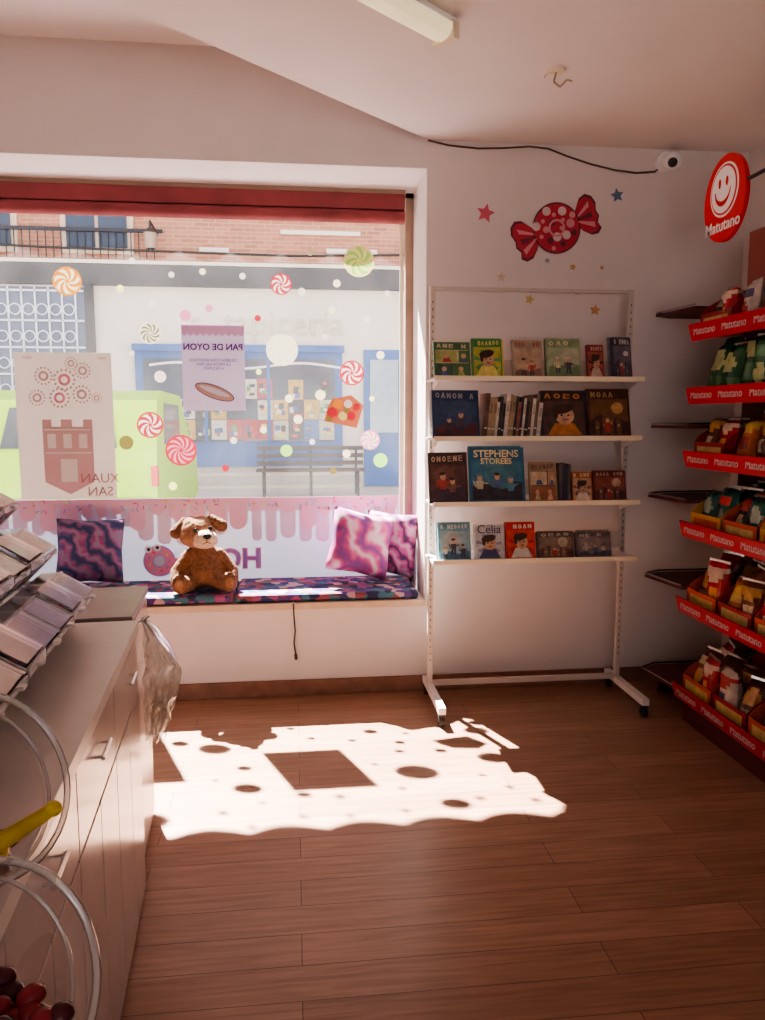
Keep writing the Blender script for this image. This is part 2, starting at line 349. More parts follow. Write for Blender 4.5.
text('line','CELEBRA CON NOSOTROS\nLA FIESTA DEL PAN\n6 DE JUNIO',.022,(-.452,yy-.004,1.79),(R(90),0,R(180)),pt,po2,.0003)
rb=MB('red_roller_blind'); rb.box((WX0+.01,4.40,2.64),(WX1-.06,4.455,2.725),M['redband']); rb.cyl((WX0+.01,4.425,2.605),(WX1-.06,4.425,2.605),.036,M['redband'],16)
rb.box((WX0+.005,4.41,2.725),(WX1-.055,4.45,2.75),M['frame']); rb.obj(bevel=.004)
simple('trim_1',(WX0,YW-.035,WZ0-.03),(WX1+.005,YW,WZ0+.004),M['lip'],.003)
pad=MB('bench_seat_pad'); pm=art('bench_pad_fabric',[(.03,.03,.09),(.35,.10,.22),(.06,.16,.22),(.50,.32,.36),(.10,.05,.20),(.25,.08,.10),(.04,.06,.16)],22,.9,vor=True)
xs=[-2.15,-1.25,-.33,.66]
for i in range(3): pad.box((xs[i]+.005,4.015,WZ0+.006),(xs[i+1]-.005,4.46,WZ0+.05),pm)
pad.obj(bevel=.016)
cd=MB('hanging_cord'); cd.tube([(-.02,3.985,.52),(-.018,3.988,.45),(-.012,4.015,.36),(-.02,4.015,.29),(-.012,4.018,.23)],.004,M['black']); cd.cyl((-.012,4.018,.23),(-.010,4.018,.20),.008,M['black']); cd.obj()

# ------------------------------------------------------------ cushions
def cushion(name,w,h,t,loc,rot,m,n=16):
    mb=MB(name); v=[];f=[]
    for sgn in (1,-1):
        for i in range(n+1):
            for j in range(n+1):
                u=-1+2*i/n; q=-1+2*j/n
                e=max(0,(1-u**4)*(1-q**4))**.55
                pin=1-.07*(1-abs(u))*abs(q)**3; pin2=1-.07*(1-abs(q))*abs(u)**3
                v.append((u*w/2*pin2,sgn*t/2*e*(1+.22*noise.noise((u*2,q*2,sgn*3+w))),q*h/2*pin))
    k=(n+1)**2
    for i in range(n):
        for j in range(n):
            a=i*(n+1)+j; f.append((a,a+1,a+n+2,a+n+1)); f.append((k+a,k+a+n+1,k+a+n+2,k+a+1))
    mb._add(v,f,m,None,True); bmesh.ops.remove_doubles(mb.bm,verts=mb.bm.verts,dist=1e-5)
    o=mb.obj(); o.location=loc; o.rotation_euler=rot; return o
def zebra(name,c0,c1,c2,c3,scale):
    m,nt,b,o=newmat(name); tc=nt.nodes.new('ShaderNodeTexCoord'); wv=nt.nodes.new('ShaderNodeTexWave')
    wv.inputs['Scale'].default_value=scale; wv.inputs['Distortion'].default_value=9; wv.inputs['Detail'].default_value=2.5; wv.inputs['Detail Scale'].default_value=1.6; wv.inputs['Detail Roughness'].default_value=.6
    wv.bands_direction='DIAGONAL'
    nt.links.new(tc.outputs['Object'],wv.inputs[0]); r=nt.nodes.new('ShaderNodeValToRGB')
    r.color_ramp.elements[0].color=c4(c0); r.color_ramp.elements[1].color=c4(c3); e=r.color_ramp.elements.new(.3); e.color=c4(c1)
    e=r.color_ramp.elements.new(.65); e.color=c4(c2)
    nt.links.new(wv.outputs[0],r.inputs[0]); nt.links.new(r.outputs[0],b.inputs['Base Color']); b.inputs['Roughness'].default_value=.85
    return m
z1=zebra('swirl_cushion_fabric',(.20,.07,.26),(.50,.07,.26),(.60,.16,.32),(.64,.46,.58),3.0)
z2=zebra('violet_cushion_fabric',(.06,.03,.10),(.38,.06,.22),(.42,.10,.28),(.48,.28,.42),4.5)
z3=zebra('dark_cushion_fabric',(.04,.05,.14),(.08,.10,.22),(.30,.07,.20),(.26,.20,.32),4.5)
cushion('throw_cushion',.36,.36,.13,(.36,4.24,.79),(R(-18),R(14),R(8)),z1)
cushion('throw_cushion',.33,.36,.10,(.54,4.33,.77),(R(-10),R(3),R(-30)),z2)
cushion('throw_cushion',.36,.36,.12,(-1.14,4.36,.755),(R(-12),R(2),R(6)),z3)

# ------------------------------------------------------------ plush
def plush():
    e=empty('plush_bear',(-.50,4.20,WZ0+.056),R(6))
    fur=mat('brown_plush_fur',(.20,.095,.050),.95,var=.35,scale=60,bump=.5); crm=mat('cream_plush_fur',(.62,.46,.34),.95,var=.15,scale=60,bump=.4)
    tan=mat('tan_plush_fur',(.31,.155,.085),.95,var=.25,scale=60,bump=.4)
    eye=mat('plush_eye',(.01,.01,.01),.1)
    def blob(name,parts,m,vox=.007):
        mb=MB(name)
        for p in parts: mb.sph(p[0],p[1],m,20,12)
        o=mb.obj(e); r=o.modifiers.new('r','REMESH'); r.mode='VOXEL'; r.voxel_size=vox; r.use_smooth_shade=True
        s=o.modifiers.new('s','SMOOTH'); s.factor=.6; s.iterations=5
        t=bpy.data.textures.new('fur_noise','CLOUDS'); t.noise_scale=.012
        d=o.modifiers.new('d','DISPLACE'); d.texture=t; d.strength=.007; d.mid_level=.5
        return o
    def limb(p0,p1,r0,r1,n=7):
        return [(tuple(p0[i]+(p1[i]-p0[i])*k/n for i in range(3)),r0+(r1-r0)*k/n) for k in range(n+1)]
    body=[((0,0,.118),(.108,.09,.115)),((0,-.015,.09),(.118,.095,.087)),((-.01,-.005,.20),(.075,.062,.06))]
    body+=limb((-.080,-.01,.185),(-.145,-.045,.10),.036,.036)+limb((-.145,-.045,.10),(-.140,-.085,.058),.036,.040)
    body+=limb((.080,-.01,.185),(.145,-.045,.10),.036,.036)+limb((.145,-.045,.10),(.140,-.085,.060),.036,.040)
    body+=limb((-.05,-.04,.054),(-.120,-.135,.046),.052,.044)+limb((.05,-.04,.054),(.120,-.135,.046),.052,.044)
    body+=[((-.128,-.155,.060),(.042,.030,.055)),((.128,-.155,.060),(.042,.030,.055))]
    blob('body',body,fur)
    def H(p):
        c=(-.02,-.01,.255); s=1.25
        return tuple(c[i]+(p[i]-c[i])*s for i in range(3))
    def Hs(parts): return [(H(p),tuple(q*1.25 for q in r) if hasattr(r,'__len__') else r*1.25) for p,r in parts]
    blob('head',Hs([((-.03,-.01,.300),(.078,.072,.062)),((-.03,-.03,.282),(.076,.062,.048)),((-.055,-.005,.328),(.043,.048,.04)),((-.01,-.005,.332),(.043,.048,.036))]),tan)
    blob('muzzle',Hs([((.005,-.085,.280),(.050,.044,.038)),((.0,-.06,.268),(.058,.045,.034))]),crm,.006)
    blob('ear_left',Hs(limb((-.080,.0,.345),(-.118,-.012,.300),.022,.028,5)),fur,.006)
    blob('ear_right',Hs(limb((.030,.0,.352),(.072,-.012,.325),.022,.028,5)),fur,.006)
    mb=MB('face')
    mb.sph(H((.012,-.130,.297)),(.022,.015,.015),eye); mb.sph(H((-.035,-.085,.318)),.012,eye); mb.sph(H((.026,-.082,.323)),.012,eye)
    mb.tube([H(q) for q in [(.010,-.128,.283),(.008,-.127,.272),(-.008,-.122,.263)]],.002,eye,6); mb.tube([H((.008,-.127,.272)),H((.026,-.121,.266))],.002,eye,6); mb.obj(e)
    for k,sx in (('paw_pad_left',-1),('paw_pad_right',1)):
        mb=MB(k); mb.sph((sx*.130,-.181,.060),(.022,.008,.028),tan); mb.obj(e)
plush()

# ------------------------------------------------------------ book rack
rk=empty('book_display_rack')
r=MB('rack_frame'); PX0,PX1,PY=.69,1.72,3.86; W_=M['rackpaint']
for X in (PX0,PX1):
    r.box((X-.013,PY-.013,.08),(X+.013,PY+.013,2.14),W_)
    r.box((X-.018,3.50,.065),(X+.018,3.98,.098),M['white'])
    for yy_ in (3.52,3.955):
        r.cyl((X-.012,yy_,.026),(X+.012,yy_,.026),.026,M['rubber'],18); r.box((X-.016,yy_-.012,.03),(X+.016,yy_+.012,.066),M['rubber'])
    for k in range(52): r.box((X-.003,PY-.0145,.22+k*.036),(X+.003,PY-.0128,.232+k*.036),M['hole'])
r.box((PX0,PY-.010,2.12),(PX1,PY+.010,2.138),W_); r.box((PX0,PY-.012,.085),(PX1,PY+.012,.112),W_)
SZ=[1.68,1.394,1.077,.793]
SY0=3.62
for z in SZ:
    r.box((PX0-.03,SY0,z-.012),(PX1-.02,PY-.02,z),M['white'])
    r.box((PX0-.03,SY0-.006,z-.014),(PX1-.02,SY0,z+.010),M['cream'])
    for X in (PX0,PX1-.03): r.prism([(X,PY-.02,z-.014),(X,PY-.02,z-.07),(X,SY0+.06,z-.014)],(.004,0,0),W_)
    r.box((PX0+.015,PY-.03,z+.02),(PX1-.015,PY-.022,z+.10),W_)
r.obj(rk,bevel=.0015)
def cover(mb,mx,w,h,pal,rnd,style=0,title=True):
    # printed illustration built from flat printed shapes
    def P(pts,c,lay): mb.poly([(x,-.0006*lay,z) for x,z in pts],plain(c),mx)
    def E(cx,cz,a,b,c,lay,n=14,ang=0): P([(max(-w/2+.003,min(w/2-.003,cx+a*math.cos(t)*math.cos(ang)-b*math.sin(t)*math.sin(ang))),max(.003,min(h-.003,cz+a*math.cos(t)*math.sin(ang)+b*math.sin(t)*math.cos(ang)))) for t in [2*math.pi*k/n for k in range(n)]],c,lay)
    bg,c1,c2,c3=pal; m=w*.05
    mixc=lambda a,b_,t:[x*(1-t)+y*t for x,y in zip(a,b_)]
    skin=(.60,.37,.24); top=h*.78
    if style==0:   # group of characters
        P([(-w/2+m,m),(w/2-m,m),(w/2-m,h*.74),(-w/2+m,h*.78)],mixc(bg,c1,.35),1)
        hz=h*rnd.uniform(.2,.35)
        P([(-w/2+m,m),(w/2-m,m)]+[(w/2-m-(w-2*m)*k/8,hz+h*.05*math.sin(k*1.3+rnd.random())) for k in range(9)],c3,2)
        E(rnd.uniform(-.2,.2)*w,h*.52,w*.28,w*.28,[x*.8 for x in c1],2.5,20)
        nf=rnd.choice([2,3])
        for i in range(nf):
            cx=(i-(nf-1)/2)*w*.28+rnd.uniform(-.05,.05)*w; s=h*rnd.uniform(.34,.56); z0=h*rnd.uniform(.05,.15); cl=rnd.choice([c2,c1,(.08,.07,.10),(.45,.08,.07),(.10,.15,.30)]); L_=i*6
            P([(cx-s*.16,z0),(cx-s*.06,z0),(cx-s*.01,z0+s*.35),(cx-s*.13,z0+s*.35)],(.07,.06,.09),4+L_)
            P([(cx+s*.03,z0),(cx+s*.12,z0),(cx+s*.13,z0+s*.35),(cx+s*.01,z0+s*.35)],(.07,.06,.09),4+L_)
            P([(cx-s*.13,z0+s*.30),(cx+s*.13,z0+s*.30),(cx+s*.17,z0+s*.66),(cx-s*.17,z0+s*.66)],cl,5+L_)
            E(cx-s*.22,z0+s*.52,s*.04,s*.17,cl,5+L_,10,rnd.uniform(-.4,.9)); E(cx+s*.22,z0+s*.56,s*.04,s*.17,cl,5+L_,10,rnd.uniform(-2,-.2))
            E(cx,z0+s*.80,s*.12,s*.15,skin,6+L_); E(cx-s*.02,z0+s*.92,s*.13,s*.07,rnd.choice([(.06,.04,.04),(.35,.2,.06),c1]),7+L_,14,rnd.uniform(-.3,.3))
    elif style==1:  # big portrait
        P([(-w/2+m,m),(w/2-m,m),(w/2-m,top),(-w/2+m,top)],mixc(bg,c1,.6),1)
        for k in range(7):
            a=k*.9; P([(0,h*.42),(w*.45*math.cos(a),h*.42+h*.32*math.sin(a)),(w*.45*math.cos(a+.35),h*.42+h*.32*math.sin(a+.35))],c3,2)
        P([(-w*.36,m),(w*.38,m),(w*.22,h*.30),(-w*.20,h*.30)],c2,4)
        E(.02*w,h*.46,w*.21,h*.19,skin,5,20); E(-.02*w,h*.60,w*.25,h*.10,(.07,.04,.03),6,16,.2); E(-.18*w,h*.5,w*.06,h*.11,(.07,.04,.03),6)
        E(-.05*w,h*.47,w*.03,h*.02,(.02,.02,.02),7,8); E(.10*w,h*.47,w*.03,h*.02,(.02,.02,.02),7,8); E(.04*w,h*.37,w*.07,h*.015,(.35,.05,.05),7,8)
    elif style==2:  # landscape with building / moon
        P([(-w/2+m,m),(w/2-m,m),(w/2-m,top),(-w/2+m,top)],mixc(bg,c1,.5),1)
        E(w*.2,h*.6,w*.14,w*.14,c2,2,18)
        P([(-w/2+m,m),(w/2-m,m),(w/2-m,h*.3),(w*.2,h*.42),(0,h*.30),(-w*.2,h*.48),(-w/2+m,h*.33)],c3,3)
        for k in range(4):
            x=-w*.35+k*w*.17; hh=h*rnd.uniform(.25,.5); P([(x,m),(x+w*.11,m),(x+w*.11,hh),(x+w*.055,hh+h*.08),(x,hh)],mixc(c3,c1,.5),4)
            P([(x+w*.03,hh*.6),(x+w*.07,hh*.6),(x+w*.07,hh*.75),(x+w*.03,hh*.75)],c2,5)
        E(-w*.05,h*.2,w*.09,h*.13,(.4,.08,.06),6); E(-w*.05,h*.34,w*.05,h*.045,skin,7)
    else:           # comic panels
        P([(-w/2+m,m),(w/2-m,m),(w/2-m,top),(-w/2+m,top)],c2,1)
        for (a,b_,c_,d) in [(.04,.04,.46,.36),(.50,.04,.46,.36),(.04,.42,.60,.34),(.68,.42,.28,.34)]:
            x0=-w/2+a*w; z0=b_*h; P([(x0,z0),(x0+c_*w,z0),(x0+c_*w,z0+d*h),(x0,z0+d*h)],rnd.choice([c1,c3,bg]),2)
            E(x0+c_*w*.5,z0+d*h*.55,w*.07,h*.07,skin,4); P([(x0+c_*w*.3,z0+.002),(x0+c_*w*.75,z0+.002),(x0+c_*w*.62,z0+d*h*.4),(x0+c_*w*.4,z0+d*h*.4)],rnd.choice([c1,(.4,.07,.06),(.08,.12,.3)]),3)
    zt=h*.80; ht=h*.15
    P([(-w/2+m*.6,zt),(w/2-m*.6,zt+.002),(w/2-m*.6,zt+ht),(-w/2+m*.6,zt+ht)],[x*.85 for x in bg],3)
    if not title: return
    k=rnd.choice([4,5,6,7,8]); lw=(w-3*m)/k; dz=rnd.uniform(-.02,.02)*h
    for i in range(k):
        x=-w/2+1.5*m+i*lw; q=rnd.random(); zz=zt+dz*(i/k-.5)*2
        if q<.1: continue
        z1=zz+ht*.12; z2=zz+ht*.88; xl=x; xr=x+lw*.74; xm=(xl+xr)/2; s=lw*.24
        if q<.35: P([(xl,z1),(xl+s,z1),(xm+s*.5,z2),(xm-s*.5,z2)],c2,8); P([(xr-s,z1),(xr,z1),(xm+s*.5,z2),(xm-s*.5,z2)],c2,8)
        elif q<.6:
            P([(xl,z1),(xl+s,z1),(xl+s,z2),(xl,z2)],c2,8)
            for zq in (z1,(z1+z2)/2-.001,z2-ht*.16): P([(xl,zq),(xr,zq),(xr,zq+ht*.14),(xl,zq+ht*.14)],c2,8)
        elif q<.8: E(xm,(z1+z2)/2,lw*.37,ht*.38,c2,8,12); E(xm,(z1+z2)/2,lw*.14,ht*.18,bg,9,10)
        else: P([(xl,z1),(xl+s,z1),(xl+s,z2),(xl,z2)],c2,8); P([(xr-s,z1),(xr,z1),(xr,z2),(xr-s,z2)],c2,8); P([(xl,z2-ht*.1),(xl+s,z2),(xr,z1+ht*.1),(xr-s,z1)],c2,8)
def book(mb,xc,z,w,h,t,m,pal=None,y0=None,lean=14,yaw=0,rnd=None,style=0,title=True):
    y0=SY0+.025 if y0 is None else y0
    mx=Matrix.Translation((xc,y0,z+.002))@Matrix.Rotation(R(yaw),4,'Z')@Matrix.Rotation(R(-lean),4,'X')
    mb.box((-w/2,0,0),(w/2,.003,h),m,mx); mb.box((-w/2,t-.003,0),(w/2,t,h),m,mx); mb.box((-w/2,.003,0),(-w/2+.003,t-.003,h),m,mx)
    mb.box((-w/2+.003,.003,.003),(w/2-.004,t-.003,h-.003),M['paper'],mx)
    if pal: cover(mb,mx,w,h,pal,rnd,style,title)
    return mx
rows=[
 [(432,468,.175,[(.08,.18,.08),(.40,.42,.15),(.60,.55,.35),(.06,.12,.08)],.03,3),(470,500,.195,[(.08,.30,.10),(.75,.55,.08),(.75,.65,.2),(.12,.35,.12)],.02,1),
  (511,541,.19,[(.42,.32,.24),(.60,.42,.28),(.35,.10,.07),(.25,.15,.12)],.02,0),(545,580,.20,[(.28,.36,.20),(.55,.55,.38),(.62,.60,.35),(.18,.25,.13)],.03,0),
  (587,604,.17,[(.30,.04,.05),(.45,.15,.10),(.60,.45,.35),(.10,.04,.04)],.02,1),(614,633,.21,[(.06,.06,.09),(.20,.18,.22),(.6,.55,.5),(.08,.06,.08)],.03,2)],
 [(431,478,.235,[(.03,.06,.13),(.07,.12,.24),(.34,.34,.42),(.14,.05,.06)],.02,0),(541,588,.235,[(.05,.04,.05),(.16,.08,.06),(.55,.22,.07),(.07,.07,.05)],.02,1),
  (590,634,.245,[(.09,.04,.03),(.28,.14,.06),(.50,.30,.12),(.07,.04,.04)],.03,2)],
 [(428,467,.25,[(.07,.04,.04),(.24,.12,.10),(.50,.36,.28),(.10,.06,.08)],.02,0),(469,526,.275,[(.04,.16,.28),(.10,.28,.36),(.55,.50,.35),(.06,.05,.06)],.02,0),
  (531,559,.20,[(.40,.28,.18),(.60,.48,.32),(.15,.08,.08),(.35,.15,.08)],.02,3),(575,596,.15,[(.45,.16,.06),(.65,.5,.35),(.7,.62,.5),(.25,.12,.10)],.03,1),
  (598,632,.155,[(.18,.05,.05),(.36,.13,.09),(.50,.36,.25),(.10,.05,.05)],.03,2)],
 [(438,471,.19,[(.18,.38,.46),(.55,.62,.62),(.65,.66,.62),(.10,.20,.30)],.03,0),(475,505,.175,[(.62,.62,.62),(.50,.50,.55),(.10,.10,.2),(.30,.30,.38)],.02,1),
  (508,538,.185,[(.58,.05,.04),(.65,.10,.05),(.75,.68,.6),(.50,.04,.03)],.02,1),(541,578,.135,[(.14,.10,.10),(.36,.26,.18),(.5,.42,.3),(.18,.08,.06)],.04,2),
  (582,618,.13,[(.18,.15,.16),(.34,.29,.26),(.5,.44,.4),(.10,.10,.13)],.04,0)]]
def shX(c): return .655+(c-430)/210*1.03   # position along the tray width
for ri,row in enumerate(rows):
    z=SZ[ri]; mb=MB('comic_books'); rnd=random.Random(40+ri)
    for bi,(a,b_,h,cols,t,stl) in enumerate(row):
        m=plain(cols[0],.35)
        x0,x1=shX(a),shX(b_)
        book(mb,(x0+x1)/2,z,(x1-x0),h,t,m,cols,rnd=rnd,style=stl,title=not((ri==2 and bi==1) or (ri==3 and bi==1)))
        if rnd.random()<.8: book(mb,(x0+x1)/2+rnd.uniform(-.014,.018),z,(x1-x0)*.95,h*rnd.uniform(.95,1.03),.015,plain(cols[1],.35),y0=SY0+.030+t)
    if ri==1:
        x=shX(481)
        while x<shX(536):
            t=rnd.uniform(.010,.020); cc=rnd.choice([(.6,.55,.5),(.15,.08,.06),(.35,.12,.10),(.62,.58,.52),(.06,.06,.08),(.2,.15,.12),(.4,.3,.18),(.05,.05,.05)])
            h=rnd.uniform(.16,.215)
            mx=Matrix.Translation((x,SY0+.03,z+.002))@Matrix.Rotation(R(5),4,'Y')
            mb.box((0,0,0),(t,.14,h),plain(cc,.5),mx); mb.box((.002,-.001,h*.2),(t-.002,0,h*.24),M['paper'],mx); mb.box((.002,-.001,h*.6),(t-.002,0,h*.85),plain([c*.6 for c in cc],.5),mx); x+=t+.0015
    if ri==2:
        x=shX(561)
        for t in (.012,.014,.010,.012):
            mb.box((x,SY0+.03,z+.002),(x+t,SY0+.16,z+rnd.uniform(.17,.20)),plain(rnd.choice([(.05,.05,.08),(.3,.05,.05),(.1,.09,.09)]),.5)); x+=t+.002
    o=mb.obj(recalc=False)
    def cov(x,hh): return (x,SY0+.017+hh*math.sin(R(14)),z+.002+hh*math.cos(R(14)))
    if ri==2: text('title','STEPHENS',.050,cov(shX(497),.242),(R(76),0,0),plain((.75,.7,.45)),o,off=.001); text('title','STOREES',.040,cov(shX(497),.205),(R(76),0,0),plain((.75,.7,.45)),o,off=.001)
    if ri==3:
        text('title_b','Celia',.06,cov(shX(490),.150),(R(76),0,0),plain((.05,.05,.15)),o)

# ------------------------------------------------------------ wall decals
yd=YW-.002
cs=MB('wrapped_sweet_wall_decal')
dR=mat('decal_red',(.50,.045,.07),.5); dP=mat('decal_pink',(.66,.28,.32),.5); dD=mat('decal_dark',(.16,.03,.05),.5); dW=mat('decal_white',(.7,.55,.55),.5)
cx,cz,ang=1.375,2.475,R(22)
def rot2(x,z): return (cx+x*math.cos(ang)-z*math.sin(ang), cz+x*math.sin(ang)+z*math.cos(ang))
def fan(sg):
    pts=[(sg*.10,-.02),(sg*.13,-.060),(sg*.165,-.09),(sg*.20,-.095),(sg*.225,-.075),(sg*.215,-.045),(sg*.232,-.018),(sg*.225,.01),(sg*.236,.045),(sg*.225,.08),(sg*.195,.10),(sg*.16,.09),(sg*.13,.055),(sg*.10,.02)]
    cs.poly([(rot2(*q)[0],yd-.001,rot2(*q)[1]) for q in [(a*1.03,b*1.10) for a,b in pts]],dD)
    cs.poly([(rot2(*q)[0],yd-.002,rot2(*q)[1]) for q in [(a*.99,b*.95) for a,b in pts]],dR)
    for z0 in (-.055,.0,.055):
        q=[(sg*.12,z0*.2-.004),(sg*.20,z0-.014),(sg*.205,z0+.014),(sg*.12,z0*.2+.004)]
        cs.poly([(rot2(*k)[0],yd-.003,rot2(*k)[1]) for k in q],dP if z0 else dD)
fan(-1); fan(1)
disc(cs,cx,cz,.130,dD,yd-.003,n=40); disc(cs,cx,cz,.121,dR,yd-.004,n=40)
for k in range(18):
    a=k*2.4; rr=.11*math.sqrt((k+1)/18); disc(cs,cx+rr*math.cos(a),cz+rr*math.sin(a),.011+.006*(k%3),[dP,dD,dW][k%3] if k%4 else dP,yd-.005,n=12)
disc(cs,cx,cz,.045,dP,yd-.006,r0=.034)
cs.obj()
def star(x,z,r,col,a0=0):
    mb=MB('star_wall_decal'); m=mat('star_paint',col,.5)
    mb.prism([(x+(r if k%2==0 else r*.48)*math.sin(a0+math.pi*k/5),yd,z+(r if k%2==0 else r*.48)*math.cos(a0+math.pi*k/5)) for k in range(10)],(0,.0015,0),m); mb.obj()
star(.995,2.54,.05,(.60,.12,.17),.2); star(1.70,2.65,.038,(.13,.2,.32),-.2); star(1.24,2.11,.028,(.6,.45,.2),.3); star(1.60,2.06,.032,(.6,.32,.15),.1)
star(1.085,2.22,.026,(.6,.48,.4),0); star(1.47,2.28,.020,(.6,.38,.15),.2); star(1.50,2.15,.018,(.6,.5,.3),.2); star(1.33,2.31,.016,(.3,.35,.4),0); star(1.63,2.28,.014,(.6,.3,.2),0)

# ------------------------------------------------------------ security camera + cable + ceiling bits
sc=MB('security_camera'); sc.cyl((1.95,YW,2.82),(1.95,YW-.03,2.82),.050,M['signwhite'],24); sc.cyl((1.95,YW-.03,2.82),(1.95,YW-.08,2.81),.032,M['signwhite'],20)
sc.sph((1.95,YW-.10,2.80),.045,M['signwhite'],20,14); sc.sph((1.935,YW-.128,2.785),.024,M['black'],18,12); sc.obj()
cb=MB('wall_cable')
kp=[(.69,2.885),(.80,2.865),(.95,2.855),(1.08,2.862),(1.22,2.875),(1.32,2.868),(1.42,2.835),(1.55,2.80),(1.68,2.775),(1.80,2.765),(1.90,2.775),(1.93,2.80)]
cb.tube([(a,YW-.006,b_) for a,b_ in kp],.0045,mat('brown_cable',(.10,.06,.05),.6),6); cb.obj()
hk=MB('ceiling_hook'); hk.cyl((1.07,3.19,ZC),(1.07,3.19,ZC-.012),.035,M['cream'],20); hk.tube([(1.07,3.19,ZC-.01),(1.06,3.185,ZC-.05),(1.085,3.18,ZC-.07),(1.11,3.17,ZC-.045),(1.13,3.17,ZC-.05)],.004,M['frame'],6)
hk.tube([(1.07,3.19,ZC-.012),(1.03,3.19,ZC-.02),(1.02,3.19,ZC-.035)],.004,M['cream'],6); hk.obj()
def tubelight(c0,ang,L=1.25,es=.6):
    e=empty('fluorescent_ceiling_light',(c0[0],c0[1],ZC),ang)
    b=MB('housing'); b.box((-L,-.035,-.035),(0,.035,0),M['signwhite']); b.box((-.035,-.05,-.08),(0,.05,-.02),M['cream']); b.box((-L,-.05,-.08),(-L+.035,.05,-.02),M['cream']); b.obj(e,bevel=.003)
    b=MB('diffuser'); b.prism([(-L+.036,y*.048,z) for y,z in [(-1,-.032),(-.95,-.055),(-.6,-.072),(0,-.08),(.6,-.072),(.95,-.055),(1,-.032)]],(L-.072,0,0),mat('lamp_diffuser',(.85,.78,.55),.4,emit=(1,.84,.5),es=es)); b.obj(e)
tubelight((.563,2.86),math.atan2(.26,.325)); tubelight((.9,.2),math.atan2(.26,.325))  # second fixture is added out of view for extra fill light

# ------------------------------------------------------------ round sign
sg=empty('round_shop_sign'); b=MB('sign_disc')
sx,sy,szz=1.84,3.23,2.425
n=48
def ell(x,ry,rz,dy=0,dz=0): return [(x,sy+dy+ry*math.cos(2*math.pi*k/n),szz+dz+rz*math.sin(2*math.pi*k/n)) for k in range(n)]
b.prism(ell(sx,.160,.180),(.02,0,0),M['red'])
b.prism(ell(sx-.002,.108,.112,.0,.035),(.003,0,0),M['signwhite'])
b.prism(ell(sx-.004,.099,.103,0,.035),(.003,0,0),M['red'])
b.prism(ell(sx-.006,.091,.095,0,.035),(.003,0,0),M['signwhite'])
for dy in (-.028,.028): b.prism([(sx-.008,sy+dy+.009*math.cos(t),szz+.065+.02*math.sin(t)) for t in [2*math.pi*k/12 for k in range(12)]],(.002,0,0),M['red'])
sm=[(sx-.008,sy+.062*math.cos(t),szz+.035+.068*math.sin(t)) for t in [math.pi+math.pi*k/12 for k in range(13)]]
sm2=[(sx-.008,sy+.054*math.cos(t),szz+.033+.045*math.sin(t)) for t in [math.pi+math.pi*k/12 for k in range(13)]]
for k in range(12): b.poly([sm[k],sm[k+1],sm2[k+1],sm2[k]],M['red'])
b.obj(sg)
text('sign_text','Matutano',.070,(sx-.003,sy,szz-.112),(R(90),0,R(-90)),M['signwhite'],sg,off=.001)
b=MB('sign_bracket'); b.cyl((sx+.012,sy-.1,2.46),(sx+.012,2.4,2.46),.008,M['black']); b.cyl((sx+.012,2.75,2.46),(2.42,2.75,2.46),.008,M['black']); b.obj(sg)

# ------------------------------------------------------------ snack gondola
gd=empty('snack_shelving_unit'); g=MB('shelves')
GX,GY0,GY1=1.85,2.0,3.47
g.box((2.36,GY0,.0),(2.40,3.86,2.1),mat('gondola_back',(.14,.07,.065),.6))
GZ=[.16,.59,.96,1.295,1.59,1.88]
for z in GZ:
    g.box((GX+.01,GY0,z-.015),(2.36,GY1,z),M['darkred'])
    mx=Matrix.Translation((GX,0,z+.005))@Matrix.Rotation(R(-16),4,'Y')
    g.box((-.008,GY0,-.040),(0,GY1,.040),M['strip'],mx)
for yy_ in (GY1-.01,2.7,GY0): g.box((2.33,yy_-.02,0),(2.37,yy_+.02,2.1),M['black'])
g.box((GX+.05,GY0,0),(2.36,GY1,.145),M['darkred'])
for z in (2.0,1.44,1.08,.655,.14):
    g.prism([(1.83,3.80,z),(1.87,3.49,z),(2.36,3.49,z),(2.36,3.86,z),(1.93,3.86,z)],(0,0,.012),M['darkred'])
    g.tube([(1.835,3.80,z+.02),(1.87,3.49,z+.02)],.004,M['chrome'],6)
    g.tube([(1.835,3.80,z+.02),(1.935,3.865,z+.02),(2.35,3.865,z+.02)],.005,M['black'],6)
g.box((1.96,3.84,0),(2.36,3.86,.14),M['darkred'])
g.box((2.10,2.2,2.08),(2.125,3.45,2.34),mat('header_board',(.30,.08,.06),.5))
for yy_ in (2.3,3.4): g.box((2.13,yy_-.015,1.88),(2.16,yy_+.015,2.3),M['black'])
g.obj(gd)
for z in GZ:
    y=GY1-.13
    while y>GY0+.1:
        text('strip_text','Matutano',.048,(GX-.011,y,z+.005),(R(90),R(0),R(-90)),M['striptext'],gd); y-=.235
text('header_text','LA COMPRA',.13,(2.098,2.95,2.21),(R(90),0,R(-90)),M['signwhite'],gd)
